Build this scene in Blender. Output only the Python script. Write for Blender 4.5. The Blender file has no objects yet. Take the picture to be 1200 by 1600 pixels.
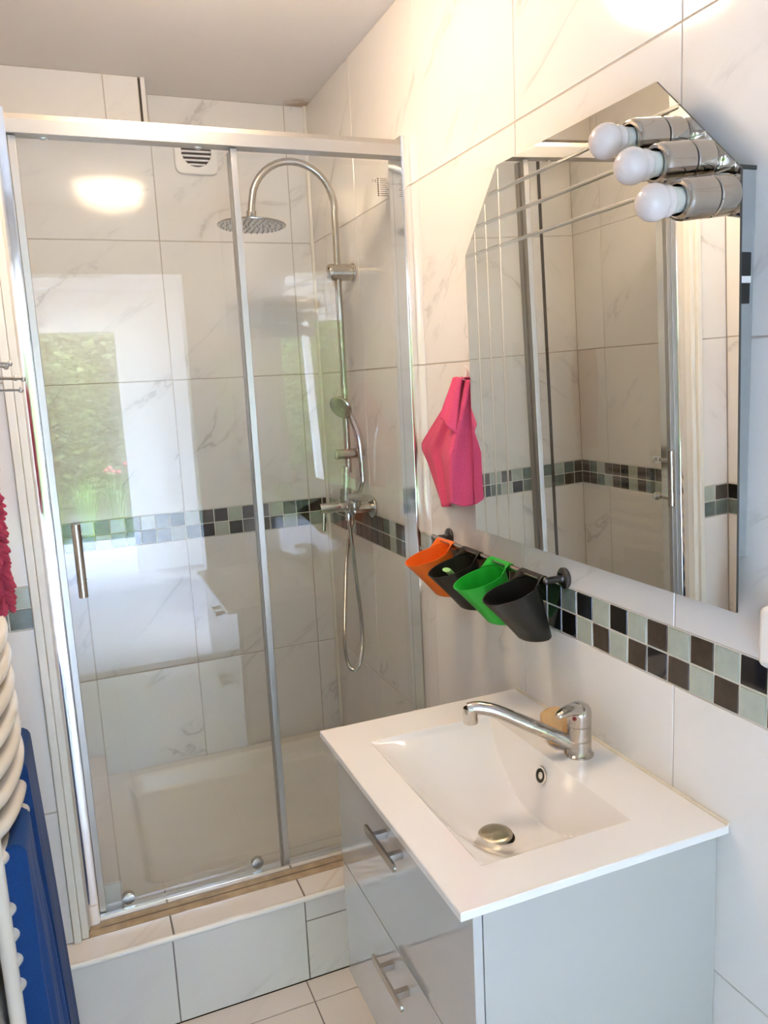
import bpy, bmesh, math, random
from mathutils import Vector, Matrix
PI = math.pi
random.seed(7)
S = bpy.context.scene
COL = S.collection

# ------------------------------------------------------------------ camera
cam_d = bpy.data.cameras.new('camera')
cam = bpy.data.objects.new('camera', cam_d)
COL.objects.link(cam)
yaw, pitch, roll = 0.3766, -0.1663, -0.0493
fwd = Vector((math.sin(yaw)*math.cos(pitch), math.cos(yaw)*math.cos(pitch), math.sin(pitch)))
rt = Vector((math.cos(yaw), -math.sin(yaw), 0))
up = rt.cross(fwd)
cr, sr = math.cos(roll), math.sin(roll)
R_, U_ = rt*cr + up*sr, -rt*sr + up*cr
m3 = Matrix((R_, U_, -fwd)).transposed()
cam.matrix_world = Matrix.Translation((-0.8788, -2.7745, 0.4682)) @ m3.to_4x4()
cam_d.sensor_fit = 'VERTICAL'
cam_d.sensor_height = 24
cam_d.lens = 24*1232.07/1600
cam_d.clip_start = 0.02
S.camera = cam

# ------------------------------------------------------------------ world, sun, exposure
W = bpy.data.worlds.new('sky'); S.world = W; W.use_nodes = True
wn = W.node_tree.nodes; wl = W.node_tree.links
wbg = wn['Background']
sky = wn.new('ShaderNodeTexSky'); sky.sky_type = 'NISHITA'
sky.sun_disc = False; sky.sun_elevation = math.radians(48); sky.sun_rotation = math.radians(60)
wl.new(sky.outputs[0], wbg.inputs[0]); wbg.inputs[1].default_value = 3.1
sun_d = bpy.data.lights.new('sun', 'SUN'); sun_d.energy = 4.0; sun_d.angle = 0.01; sun_d.color = (1, .96, .9)
sun = bpy.data.objects.new('sun', sun_d); COL.objects.link(sun)
sun.rotation_euler = (math.radians(38), 0, math.radians(-68)); sun.location = (0, -8, 8)
LAMP_STRENGTH = 15.5
vs = S.view_settings
S.display_settings.display_device = 'sRGB'
vs.view_transform = 'Standard'; vs.look = 'None'; vs.gamma = 1.0; vs.use_curve_mapping = False
vs.exposure = 1.5

# ------------------------------------------------------------------ material helpers
def new_mat(name):
    m = bpy.data.materials.new(name); m.use_nodes = True
    return m, m.node_tree.nodes, m.node_tree.links, m.node_tree.nodes['Principled BSDF']

def pbr(name, col, rough=.5, metal=0., spec=.5, bump=0., bscale=200., var=0., vscale=8., coat=0., rvar=0.):
    m, n, l, b = new_mat(name)
    b.inputs['Base Color'].default_value = (*col, 1)
    b.inputs['Roughness'].default_value = rough
    b.inputs['Metallic'].default_value = metal
    b.inputs['Specular IOR Level'].default_value = spec
    b.inputs['Coat Weight'].default_value = coat
    tc = n.new('ShaderNodeTexCoord')
    if var or rvar:
        nz = n.new('ShaderNodeTexNoise'); nz.inputs['Scale'].default_value = vscale; nz.inputs['Detail'].default_value = 5
        l.new(tc.outputs['Object'], nz.inputs['Vector'])
        if var:
            mx = n.new('ShaderNodeMix'); mx.data_type = 'RGBA'
            mx.inputs[6].default_value = (*[max(0, c*(1-var)) for c in col], 1)
            mx.inputs[7].default_value = (*[min(1, c*(1+var*.6)) for c in col], 1)
            l.new(nz.outputs[0], mx.inputs[0]); l.new(mx.outputs[2], b.inputs['Base Color'])
        if rvar:
            mr = n.new('ShaderNodeMapRange'); mr.inputs[1].default_value = .35; mr.inputs[2].default_value = .65
            mr.inputs[3].default_value = max(.02, rough-rvar); mr.inputs[4].default_value = rough+rvar
            l.new(nz.outputs[0], mr.inputs[0]); l.new(mr.outputs[0], b.inputs['Roughness'])
    if bump:
        nb = n.new('ShaderNodeTexNoise'); nb.inputs['Scale'].default_value = bscale; nb.inputs['Detail'].default_value = 3
        bp = n.new('ShaderNodeBump'); bp.inputs['Strength'].default_value = bump; bp.inputs['Distance'].default_value = .002
        l.new(tc.outputs['Object'], nb.inputs['Vector']); l.new(nb.outputs[0], bp.inputs['Height']); l.new(bp.outputs[0], b.inputs['Normal'])
    return m

def math_node(n, op, a=None, b_=None, clamp=False):
    x = n.new('ShaderNodeMath'); x.operation = op; x.use_clamp = clamp
    if isinstance(a, (int, float)): x.inputs[0].default_value = a
    if isinstance(b_, (int, float)): x.inputs[1].default_value = b_
    return x

def marble(name, base, vein, rough=.1, amount=.55):
    """glazed ceramic tile with sparse diagonal grey veins; 'rnd' attribute shifts the pattern per tile"""
    m, n, l, b = new_mat(name)
    tc = n.new('ShaderNodeTexCoord'); sp = n.new('ShaderNodeSeparateXYZ')
    l.new(tc.outputs['Object'], sp.inputs[0])
    at = n.new('ShaderNodeAttribute'); at.attribute_name = 'rnd'
    s_ = math_node(n, 'SUBTRACT'); l.new(sp.outputs[0], s_.inputs[0]); l.new(sp.outputs[1], s_.inputs[1])
    k1 = math_node(n, 'MULTIPLY', None, .75); l.new(s_.outputs[0], k1.inputs[0])
    ac = math_node(n, 'SUBTRACT'); l.new(sp.outputs[2], ac.inputs[0]); l.new(k1.outputs[0], ac.inputs[1])
    k2 = math_node(n, 'MULTIPLY', None, .75); l.new(sp.outputs[2], k2.inputs[0])
    al = math_node(n, 'ADD'); l.new(s_.outputs[0], al.inputs[0]); l.new(k2.outputs[0], al.inputs[1])
    a2 = math_node(n, 'MULTIPLY', None, 2.2); l.new(ac.outputs[0], a2.inputs[0])
    l2 = math_node(n, 'MULTIPLY', None, .8); l.new(al.outputs[0], l2.inputs[0])
    r2 = math_node(n, 'MULTIPLY', None, 23.); l.new(at.outputs['Fac'], r2.inputs[0])
    cb = n.new('ShaderNodeCombineXYZ')
    l.new(a2.outputs[0], cb.inputs[0]); l.new(l2.outputs[0], cb.inputs[1]); l.new(r2.outputs[0], cb.inputs[2])
    n1 = n.new('ShaderNodeTexNoise'); n1.inputs['Scale'].default_value = 1.3; n1.inputs['Detail'].default_value = 6; n1.inputs['Distortion'].default_value = .6
    n1.inputs['Roughness'].default_value = .55
    l.new(cb.outputs[0], n1.inputs['Vector'])
    d = math_node(n, 'SUBTRACT', None, .5); l.new(n1.outputs[0], d.inputs[0])
    ab = math_node(n, 'ABSOLUTE'); l.new(d.outputs[0], ab.inputs[0])
    mr = n.new('ShaderNodeMapRange'); mr.inputs[1].default_value = 0; mr.inputs[2].default_value = .016; mr.inputs[3].default_value = 1; mr.inputs[4].default_value = 0
    mr.interpolation_type = 'SMOOTHSTEP'
    l.new(ab.outputs[0], mr.inputs[0])
    n2 = n.new('ShaderNodeTexNoise'); n2.inputs['Scale'].default_value = 3.1; n2.inputs['Detail'].default_value = 3
    l.new(cb.outputs[0], n2.inputs['Vector'])
    mk = n.new('ShaderNodeMapRange'); mk.inputs[1].default_value = .50; mk.inputs[2].default_value = .72; mk.inputs[3].default_value = 0; mk.inputs[4].default_value = 1
    l.new(n2.outputs[0], mk.inputs[0])
    mu = math_node(n, 'MULTIPLY'); l.new(mr.outputs[0], mu.inputs[0]); l.new(mk.outputs[0], mu.inputs[1])
    # soft broad clouds beside the veins
    mb = n.new('ShaderNodeMapRange'); mb.inputs[1].default_value = 0; mb.inputs[2].default_value = .09; mb.inputs[3].default_value = .3; mb.inputs[4].default_value = 0
    l.new(ab.outputs[0], mb.inputs[0])
    mc = math_node(n, 'MULTIPLY'); l.new(mb.outputs[0], mc.inputs[0]); l.new(mk.outputs[0], mc.inputs[1])
    ad = math_node(n, 'ADD', clamp=True); l.new(mu.outputs[0], ad.inputs[0]); l.new(mc.outputs[0], ad.inputs[1])
    am = math_node(n, 'MULTIPLY', None, amount); l.new(ad.outputs[0], am.inputs[0])
    mx = n.new('ShaderNodeMix'); mx.data_type = 'RGBA'
    mx.inputs[6].default_value = (*base, 1); mx.inputs[7].default_value = (*vein, 1)
    l.new(am.outputs[0], mx.inputs[0]); l.new(mx.outputs[2], b.inputs['Base Color'])
    b.inputs['Roughness'].default_value = rough
    # glaze waviness
    nb = n.new('ShaderNodeTexNoise'); nb.inputs['Scale'].default_value = 9; l.new(tc.outputs['Object'], nb.inputs['Vector'])
    bp = n.new('ShaderNodeBump'); bp.inputs['Strength'].default_value = .06; bp.inputs['Distance'].default_value = .01
    l.new(nb.outputs[0], bp.inputs['Height']); l.new(bp.outputs[0], b.inputs['Normal'])
    return m

M = {}
M['tile'] = marble('wall_tile', (.80, .775, .75), (.44, .42, .41), .1, .6)
M['tile_sill'] = marble('sill_tile', (.80, .76, .72), (.6, .52, .45), .16, .4)
M['floor_tile'] = marble('floor_tile', (.76, .70, .655), (.60, .54, .5), .22, .35)
M['grout'] = pbr('grout', (.56, .49, .43), .9, bump=.3, bscale=300, var=.3, vscale=20)
M['grout_dark'] = pbr('grout_grey', (.22, .20, .18), .9, var=.4, vscale=15)
M['grout_light'] = pbr('mosaic_grout', (.74, .72, .64), .85, bump=.2, bscale=400)
M['ceil'] = pbr('ceiling_paint', (.86, .82, .78), .6, bump=.08, bscale=60, var=.05, vscale=1.5)
M['paint'] = pbr('white_paint', (.82, .82, .82), .5, bump=.05, bscale=80)
M['frame_white'] = pbr('white_gloss_paint', (.86, .86, .85), .25)
M['trim'] = pbr('cream_trim', (.80, .77, .70), .3, var=.08, vscale=9)
M['stone'] = pbr('terrace_stone', (.62, .64, .68), .8, var=.15, vscale=5)
M['soil'] = pbr('lawn_soil', (.10, .16, .045), .95, var=.5, vscale=6, bump=.8, bscale=30)
M['m_black'] = pbr('black_glass_tile', (.010, .011, .013), .07, var=.5, vscale=40, coat=.3)
M['m_brown'] = pbr('brown_slate_tile', (.060, .043, .030), .28, var=.7, vscale=55, bump=.25, bscale=60)
M['m_light'] = pbr('pale_green_glass_tile', (.43, .48, .42), .12, var=.22, vscale=45, coat=.3)
M['m_mid'] = pbr('grey_green_glass_tile', (.17, .215, .20), .12, var=.4, vscale=45, coat=.3)
M['m_grey'] = pbr('grey_brown_tile', (.115, .105, .095), .2, var=.4, vscale=45)
M['chrome'] = pbr('chrome', (.66, .65, .63), .07, 1)
M['lamp_chrome'] = pbr('bronze_tinted_chrome', (.44, .41, .37), .06, 1)
M['chrome_worn'] = pbr('limescaled_chrome', (.55, .52, .48), .2, 1, rvar=.08, vscale=55, var=.25)
M['alu'] = pbr('polished_aluminium', (.88, .88, .88), .10, 1)
M['alu_satin'] = pbr('satin_aluminium', (.50, .485, .465), .40, 1)
M['steel'] = pbr('brushed_steel', (.50, .47, .43), .24, 1)
M['dark_metal'] = pbr('grey_metal', (.13, .13, .135), .28, 1, rvar=.1, vscale=40)
M['seal'] = pbr('dark_seal', (.05, .042, .032), .6, var=.4, vscale=20)
M['black_rubber'] = pbr('black_rubber', (.012, .012, .012), .5)
M['mirror'] = pbr('mirror_silver', (.90, .90, .86), .0, 1)
M['mirror_groove'] = pbr('cut_mirror_groove', (.80, .81, .77), .12, 1)
M['mirror_edge'] = pbr('mirror_edge', (.05, .05, .045), .3)
M['ceramic'] = pbr('white_ceramic', (.86, .84, .82), .09, coat=.4)
M['ceramic'].node_tree.nodes['Principled BSDF'].inputs['Coat Roughness'].default_value = .04
M['tray'] = pbr('cream_acrylic', (.84, .81, .75), .2, var=.1, vscale=3)
M['lacquer'] = pbr('white_lacquer', (.50, .49, .475), .12, coat=.2)
M['lacquer_gloss'] = pbr('gloss_white_lacquer', (.52, .52, .52), .035, spec=.9, coat=.8)
_g = M['lacquer_gloss'].node_tree.nodes['Principled BSDF']; _g.inputs['Coat Weight'].default_value = 1; _g.inputs['Coat IOR'].default_value = 1.85; _g.inputs['Coat Roughness'].default_value = .02
M['bulb'] = pbr('opal_bulb', (.66, .60, .585), .12)
M['bulb_base'] = pbr('bulb_collar', (.66, .65, .60), .35)
M['plastic_white'] = pbr('white_plastic', (.83, .81, .79), .35)
M['vent_dark'] = pbr('dusty_vent_slot', (.07, .05, .035), .9, var=.5, vscale=60)
M['cup_orange'] = pbr('orange_plastic', (.92, .17, .012), .42)
M['cup_green'] = pbr('green_plastic', (.012, .42, .03), .42)
M['cup_black'] = pbr('black_plastic', (.014, .014, .012), .38)
M['grime'] = pbr('stained_silicone', (.50, .38, .24), .7, var=.55, vscale=28, bump=.4, bscale=60)
M['caulk'] = pbr('aged_caulk', (.78, .72, .60), .6, var=.2, vscale=25)
M['soap'] = pbr('tan_soap', (.62, .40, .19), .45, var=.3, vscale=30, bump=.4, bscale=50)
M['drain'] = pbr('brass_grey_drain', (.50, .45, .36), .38, 1, rvar=.1, vscale=80, var=.25)
M['radiator'] = pbr('cream_enamel', (.80, .74, .64), .25)
M['ink'] = pbr('black_ink', (.02, .018, .015), .6)
M['pale_green'] = pbr('pale_green_plastic', (.35, .62, .22), .4)
M['red_dot'] = pbr('red_dot', (.25, .01, .01), .3)
M['foliage'] = pbr('hedge_leaf', (.13, .22, .06), .9, spec=.1, var=.5, vscale=2)
M['foliage2'] = pbr('tree_leaf', (.20, .27, .10), .9, spec=.1, var=.5, vscale=2)
M['blade'] = pbr('grass_blade', (.22, .45, .10), .8, spec=.1, var=.5, vscale=4)
M['petal'] = pbr('flower_petal', (.75, .12, .15), .5)
M['petal_y'] = pbr('yellow_petal', (.8, .6, .08), .5)
M['cabinet_grey'] = pbr('grey_sheet_metal', (.34, .345, .345), .5, .1, var=.2, vscale=20)

def stain_ceiling():
    m = M['ceil']; n, l = m.node_tree.nodes, m.node_tree.links; b = n['Principled BSDF']
    tc = n.new('ShaderNodeTexCoord'); sb = n.new('ShaderNodeVectorMath'); sb.operation = 'DISTANCE'
    sb.inputs[1].default_value = (-.01, 0.0, 1.403)
    nz = n.new('ShaderNodeTexNoise'); nz.inputs['Scale'].default_value = 22; nz.inputs['Detail'].default_value = 6
    l.new(tc.outputs['Object'], sb.inputs[0]); l.new(tc.outputs['Object'], nz.inputs['Vector'])
    k = math_node(n, 'MULTIPLY', None, .16); l.new(nz.outputs[0], k.inputs[0])
    a = math_node(n, 'ADD'); l.new(sb.outputs['Value'], a.inputs[0]); l.new(k.outputs[0], a.inputs[1])
    mr = n.new('ShaderNodeMapRange'); mr.inputs[1].default_value = .10; mr.inputs[2].default_value = .17; mr.inputs[3].default_value = .75; mr.inputs[4].default_value = 0
    l.new(a.outputs[0], mr.inputs[0])
    src = b.inputs['Base Color'].links[0].from_socket
    mx = n.new('ShaderNodeMix'); mx.data_type = 'RGBA'; mx.inputs[7].default_value = (.42, .27, .16, 1)
    l.new(mr.outputs[0], mx.inputs[0]); l.new(src, mx.inputs[6]); l.new(mx.outputs[2], b.inputs['Base Color'])
stain_ceiling()

def fabric(name, col, scale=500, bump=.7):
    m, n, l, b = new_mat(name)
    b.inputs['Roughness'].default_value = .95
    b.inputs['Sheen Weight'].default_value = .06
    tc = n.new('ShaderNodeTexCoord')
    a = n.new('ShaderNodeTexNoise'); a.inputs['Scale'].default_value = scale; a.inputs['Detail'].default_value = 2
    l.new(tc.outputs['Object'], a.inputs['Vector'])
    mx = n.new('ShaderNodeMix'); mx.data_type = 'RGBA'
    mx.inputs[6].default_value = (*[c*.7 for c in col], 1); mx.inputs[7].default_value = (*[min(1, c*1.25) for c in col], 1)
    l.new(a.outputs[0], mx.inputs[0]); l.new(mx.outputs[2], b.inputs['Base Color'])
    bp = n.new('ShaderNodeBump'); bp.inputs['Strength'].default_value = bump; bp.inputs['Distance'].default_value = .0015
    l.new(a.outputs[0], bp.inputs['Height']); l.new(bp.outputs[0], b.inputs['Normal'])
    return m
M['pink'] = fabric('pink_microfibre', (.72, .075, .18))
M['blue'] = fabric('blue_terry', (.002, .040, .17), 350)
M['blue_light'] = fabric('blue_woven_towel', (.002, .048, .21), 350)
M['red'] = fabric('raspberry_chenille', (.40, .035, .07), 250)

def glass_mat():
    m = bpy.data.materials.new('clear_glass'); m.use_nodes = True
    n, l = m.node_tree.nodes, m.node_tree.links
    n.clear()
    out = n.new('ShaderNodeOutputMaterial'); mix = n.new('ShaderNodeMixShader')
    tr = n.new('ShaderNodeBsdfTransparent'); tr.inputs[0].default_value = (.965, .975, .965, 1)
    gl = n.new('ShaderNodeBsdfGlossy'); gl.inputs['Roughness'].default_value = 0.0
    fr = n.new('ShaderNodeFresnel'); fr.inputs[0].default_value = 1.5
    ge = n.new('ShaderNodeNewGeometry')
    inv = math_node(n, 'SUBTRACT', 1.0); l.new(ge.outputs['Backfacing'], inv.inputs[1])
    dbl = math_node(n, 'MULTIPLY', None, 1.9); l.new(fr.outputs[0], dbl.inputs[0])
    mu = math_node(n, 'MULTIPLY', clamp=True); l.new(dbl.outputs[0], mu.inputs[0]); l.new(inv.outputs[0], mu.inputs[1])
    l.new(mu.outputs[0], mix.inputs[0]); l.new(tr.outputs[0], mix.inputs[1]); l.new(gl.outputs[0], mix.inputs[2])
    l.new(mix.outputs[0], out.inputs[0])
    return m
M['glass'] = glass_mat()

def emit(name, col, s):
    m = bpy.data.materials.new(name); m.use_nodes = True
    n, l = m.node_tree.nodes, m.node_tree.links; n.clear()
    o = n.new('ShaderNodeOutputMaterial'); e = n.new('ShaderNodeEmission')
    e.inputs[0].default_value = (*col, 1); e.inputs[1].default_value = s; l.new(e.outputs[0], o.inputs[0])
    return m
M['lamp_glow'] = emit('lit_opal_glass', (1.0, .75, .50), LAMP_STRENGTH)

# ------------------------------------------------------------------ object helpers
BASE = {}; KEEP = set()
def tag(o, label=None, cat=None, group=None, kind=None):
    if label: o['label'] = label
    if cat: o['category'] = cat
    if group: o['group'] = group
    if kind: o['kind'] = kind
    return o

def thing(name, label, cat, loc=(0, 0, 0), group=None):
    o = bpy.data.objects.new(name, None); COL.objects.link(o)
    o.empty_display_size = .03
    o.location = loc; BASE[o.name] = Vector(loc)
    return tag(o, label, cat, group)

def obj(name, bm, mats, parent=None, smooth=True, label=None, mods=None, angle=40):
    """bm holds world coordinates; they become local to the thing's base"""
    base = BASE.get(parent.name, Vector((0, 0, 0))) if parent else Vector((0, 0, 0))
    if id(bm) in KEEP: KEEP.discard(id(bm))
    else: bmesh.ops.recalc_face_normals(bm, faces=bm.faces)
    if parent is not None:
        bmesh.ops.translate(bm, verts=bm.verts, vec=-base)
    me = bpy.data.meshes.new(name); bm.to_mesh(me); bm.free()
    for mt in (mats if isinstance(mats, (list, tuple)) else [mats]): me.materials.append(M[mt])
    o = bpy.data.objects.new(name, me); COL.objects.link(o)
    if smooth:
        for p in me.polygons: p.use_smooth = True
        me.set_sharp_from_angle(angle=math.radians(angle))
        wnm = o.modifiers.new('weighted_normals', 'WEIGHTED_NORMAL'); wnm.keep_sharp = True; wnm.weight = 100
    if parent is not None:
        o.parent = parent
        if parent.type == 'MESH':
            pass
        BASE[o.name] = base
    if label: o['label'] = label
    return o

def solo(name, bm, mats, label, cat, origin=(0, 0, 0), group=None, **k):
    """a thing that is one mesh, origin at its base"""
    bmesh.ops.recalc_face_normals(bm, faces=bm.faces)
    og = Vector(origin)
    bmesh.ops.translate(bm, verts=bm.verts, vec=-og)
    o = obj(name, bm, mats, None, **k); o.location = og; BASE[o.name] = og
    return tag(o, label, cat, group)

def NB(): return bmesh.new()

def box(bm, x0, x1, y0, y1, z0, z1, mi=0, bev=0., seg=2):
    x0, x1 = min(x0, x1), max(x0, x1); y0, y1 = min(y0, y1), max(y0, y1); z0, z1 = min(z0, z1), max(z0, z1)
    vs_ = [bm.verts.new((x, y, z)) for x in (x0, x1) for y in (y0, y1) for z in (z0, z1)]
    idx = [(0, 1, 3, 2), (4, 6, 7, 5), (0, 4, 5, 1), (2, 3, 7, 6), (0, 2, 6, 4), (1, 5, 7, 3)]
    fs = [bm.faces.new([vs_[i] for i in q]) for q in idx]
    for f in fs: f.material_index = mi
    if bev > 0:
        es = list({e for f in fs for e in f.edges})
        r = bmesh.ops.bevel(bm, geom=es, offset=bev, segments=seg, affect='EDGES', profile=.5)
        for f in r['faces']: f.material_index = mi
    return vs_

def frame_of(d):
    d = Vector(d).normalized()
    a = Vector((0, 0, 1)) if abs(d.z) < .9 else Vector((1, 0, 0))
    u = d.cross(a).normalized(); return d, u, d.cross(u).normalized()

def lathe(bm, origin, axis, prof, n=32, mi=0, cap0=True, cap1=True, sx=1., sy=1.):
    """prof: list of (distance along axis, radius)"""
    d, u, v = frame_of(axis); o = Vector(origin); rings = []
    for (t, r) in prof:
        if r < 1e-6:
            rings.append([bm.verts.new(o + d*t)])
        else:
            rings.append([bm.verts.new(o + d*t + u*(r*sx*math.cos(2*PI*i/n)) + v*(r*sy*math.sin(2*PI*i/n))) for i in range(n)])
    for a, b in zip(rings, rings[1:]):
        for i in range(n):
            j = (i+1) % n
            if len(a) == 1 and len(b) == 1: continue
            if len(a) == 1: f = bm.faces.new((a[0], b[i], b[j]))
            elif len(b) == 1: f = bm.faces.new((a[i], b[0], a[j]))
            else: f = bm.faces.new((a[i], b[i], b[j], a[j]))
            f.material_index = mi
    if cap0 and len(rings[0]) > 1: f = bm.faces.new(rings[0]); f.material_index = mi
    if cap1 and len(rings[-1]) > 1: f = bm.faces.new(rings[-1][::-1]); f.material_index = mi

def cyl(bm, a, b, r, n=24, mi=0, bev=0.):
    a = Vector(a); b = Vector(b); L = (b-a).length
    if bev: prof = [(0, r-bev), (bev*.3, r-bev*.3), (bev, r), (L-bev, r), (L-bev*.3, r-bev*.3), (L, r-bev)]
    else: prof = [(0, r), (L, r)]
    lathe(bm, a, b-a, prof, n, mi)

def smooth_path(pts, n=12):
    P = [Vector(p) for p in pts]
    P = [P[0]*2-P[1]] + P + [P[-1]*2-P[-2]]
    out = []
    for i in range(1, len(P)-2):
        p0, p1, p2, p3 = P[i-1:i+3]
        for k in range(n):
            t = k/n
            out.append(.5*((2*p1)+(p2-p0)*t+(2*p0-5*p1+4*p2-p3)*t*t+(-p0+3*p1-3*p2+p3)*t**3))
    out.append(P[-2]); return out

def tube(bm, pts, r, n=16, mi=0, sx=1., cap=True):
    P = [Vector(p) for p in pts]
    rf = r if callable(r) else (lambda t: r)
    rings = []; u = None
    for i, p in enumerate(P):
        t = (P[min(i+1, len(P)-1)] - P[max(i-1, 0)]).normalized()
        if u is None: _, u, _v = frame_of(t)
        u = (u - t*u.dot(t)).normalized(); v = t.cross(u)
        rr = rf(i/(len(P)-1))
        rings.append([bm.verts.new(p + u*rr*sx*math.cos(2*PI*k/n) + v*rr*math.sin(2*PI*k/n)) for k in range(n)])
    for a, b in zip(rings, rings[1:]):
        for k in range(n):
            f = bm.faces.new((a[k], b[k], b[(k+1) % n], a[(k+1) % n])); f.material_index = mi
    if cap:
        bm.faces.new(rings[0]).material_index = mi; bm.faces.new(rings[-1][::-1]).material_index = mi

def ball(bm, c, r, sc=(1, 1, 1), mi=0, u=16, v=10):
    R = bmesh.ops.create_uvsphere(bm, u_segments=u, v_segments=v, radius=r)
    for x in R['verts']:
        x.co = Vector((x.co.x*sc[0], x.co.y*sc[1], x.co.z*sc[2])) + Vector(c)
    for f in {f for x in R['verts'] for f in x.link_faces}: f.material_index = mi

def prism(bm, poly, to3, d0, d1, mi=0):
    """poly in 2-D, to3(a, b, d) -> xyz"""
    A = [bm.verts.new(to3(a, b, d0)) for a, b in poly]; B = [bm.verts.new(to3(a, b, d1)) for a, b in poly]
    bm.faces.new(A).material_index = mi; bm.faces.new(B[::-1]).material_index = mi
    for i in range(len(poly)):
        j = (i+1) % len(poly)
        bm.faces.new((A[i], B[i], B[j], A[j])).material_index = mi

def grid(bm, P, nu, nv, mi=0, closed_u=False):
    V = [[bm.verts.new(P(i/(nu-1) if not closed_u else i/nu, j/(nv-1))) for i in range(nu)] for j in range(nv)]
    for j in range(nv-1):
        for i in range(nu if closed_u else nu-1):
            k = (i+1) % nu
            bm.faces.new((V[j][i], V[j][k], V[j+1][k], V[j+1][i])).material_index = mi
    return V

def tile_grid(bm, O, U, V, N, us, vs_, mi, gap=.0026, tilt=.0006, depth=.0016, skip=None, key=0):
    """bevelled tiles on the plane O + u*U + v*V, facing N"""
    O, U, V, N = Vector(O), Vector(U), Vector(V), Vector(N)
    lay = bm.faces.layers.float.get('rnd') or bm.faces.layers.float.new('rnd')
    rg = random.Random(key); g = gap/2
    for a0, a1 in zip(us, us[1:]):
        for b0, b1 in zip(vs_, vs_[1:]):
            rr = rg.random(); t1 = (rg.random()-.5)*tilt; t2 = (rg.random()-.5)*tilt
            if skip and skip(a0, a1, b0, b1): continue
            def q(ins, h):
                out = []
                for a, b, sa, sb in ((a0+g+ins, b0+g+ins, -1, -1), (a1-g-ins, b0+g+ins, 1, -1), (a1-g-ins, b1-g-ins, 1, 1), (a0+g+ins, b1-g-ins, -1, 1)):
                    out.append(bm.verts.new(O + U*a + V*b + N*(h + sa*t1 + sb*t2)))
                return out
            lo, hi = q(0, -depth), q(.0009, 0)
            fs = [bm.faces.new(hi)] + [bm.faces.new((lo[i], lo[(i+1) % 4], hi[(i+1) % 4], hi[i])) for i in range(4)]
            for f in fs: f.material_index = mi; f[lay] = rr

def struct(name, bm, mats, smooth=False, label=None):
    o = obj(name, bm, mats, None, smooth=smooth); o['kind'] = 'structure'
    if label: o['label'] = label
    return o

# ------------------------------------------------------------------ the room
FL, CE = -1.08, 1.403
H1, H2, MT, H4, H5 = .9524, .5005, .049, -.4996, -.950
XS, XL = -1.167, -1.093          # left wall inside the shower / outside it
SY = -.80                        # shower screen plane
YB = -3.3                        # wall behind the camera
rows_lo = [FL-.3, H5, H4, -MT]; rows_hi = [MT, H2, H1, CE+.4]

# floor
b = NB(); box(b, -1.35, 0, YB, -.962, FL-.1, FL-.0016, 0)
us = [-.4466+.333*k for k in range(-3, 3)]; us = [-1.2]+[u for u in us if -1.2 < u < 0]+[0]
vy = [-1.04-.333*k for k in range(0, 8)]; vy = sorted([v for v in vy if v > YB]+[YB, -.962])
tile_grid(b, (0, 0, FL), (1, 0, 0), (0, 1, 0), (0, 0, 1), us, vy, 1, key=1)
struct('floor', b, ['grout_dark', 'floor_tile'])

# ceiling
b = NB(); box(b, -1.35, .1, YB-.1, .1, CE, CE+.08)
struct('ceiling', b, 'ceil')

def clipped(vals, lo, hi): return [lo]+[v for v in vals if lo+1e-4 < v < hi-1e-4]+[hi]

# right wall (x = 0), tiles .4545 m
b = NB(); box(b, .0016, .1, YB-.1, .1, FL-.1, CE, 0)
ys = clipped(sorted([-1.8049+.4545*k for k in range(-5, 5)]), YB, 0)
tile_grid(b, (0, 0, 0), (0, 1, 0), (0, 0, 1), (-1, 0, 0), ys, clipped([H5, H4], FL, -MT), 1, key=2)
tile_grid(b, (0, 0, 0), (0, 1, 0), (0, 0, 1), (-1, 0, 0), ys, clipped([H2, H1], MT, CE), 1, key=3)
struct('wall_right', b, ['grout', 'tile'])

# shower back wall (y = 0)
b = NB(); box(b, XS-.1, .1, .0016, .1, FL-.1, CE, 0)
tile_grid(b, (0, 0, 0), (1, 0, 0), (0, 0, 1), (0, -1, 0), [XS, -.9777, -.5267, -.0762, 0], [MT, H2, H1, CE], 1, key=5)
tile_grid(b, (0, 0, 0), (1, 0, 0), (0, 0, 1), (0, -1, 0), [XS, -.871, -.5267, -.0762, 0], [-.86, H4, -MT], 1, key=6)
struct('wall_back', b, ['grout', 'tile'])
b = NB(); box(b, -1.026, -1.014, -.004, .0, -.76, 1.24)
struct('trim_1', b, 'seal')

# left wall of the shower (x = XS) and ledge
b = NB(); box(b, XS-.1, XS-.0016, -.80, .1, FL-.1, CE, 0)
yl = [-.80, -.63, -.178, 0]
tile_grid(b, (XS, 0, 0), (0, 1, 0), (0, 0, 1), (1, 0, 0), yl, [MT, H2, H1, CE], 1, key=7)
tile_grid(b, (XS, 0, 0), (0, 1, 0), (0, 0, 1), (1, 0, 0), yl, [-.86, H4, -MT], 1, key=8)
struct('wall_left_shower', b, ['grout', 'tile'])

b = NB(); box(b, XS, -.8716, -.78, 0, FL, -.7766, 0)
tile_grid(b, (0, 0, -.775), (1, 0, 0), (0, 1, 0), (0, 0, 1), [XS, -.8716], [-.78, -.60, -.15, 0], 1, key=9)
tile_grid(b, (-.870, 0, 0), (0, 1, 0), (0, 0, 1), (1, 0, 0), [-.78, -.60, -.15, 0], [-.86, -.776], 1, key=10)
tile_grid(b, (0, -.7815, 0), (1, 0, 0), (0, 0, 1), (0, -1, 0), [XS, -.8716], [-.86, -.776], 1, key=20)
struct('ledge', b, ['grout', 'tile_sill'])

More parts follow.
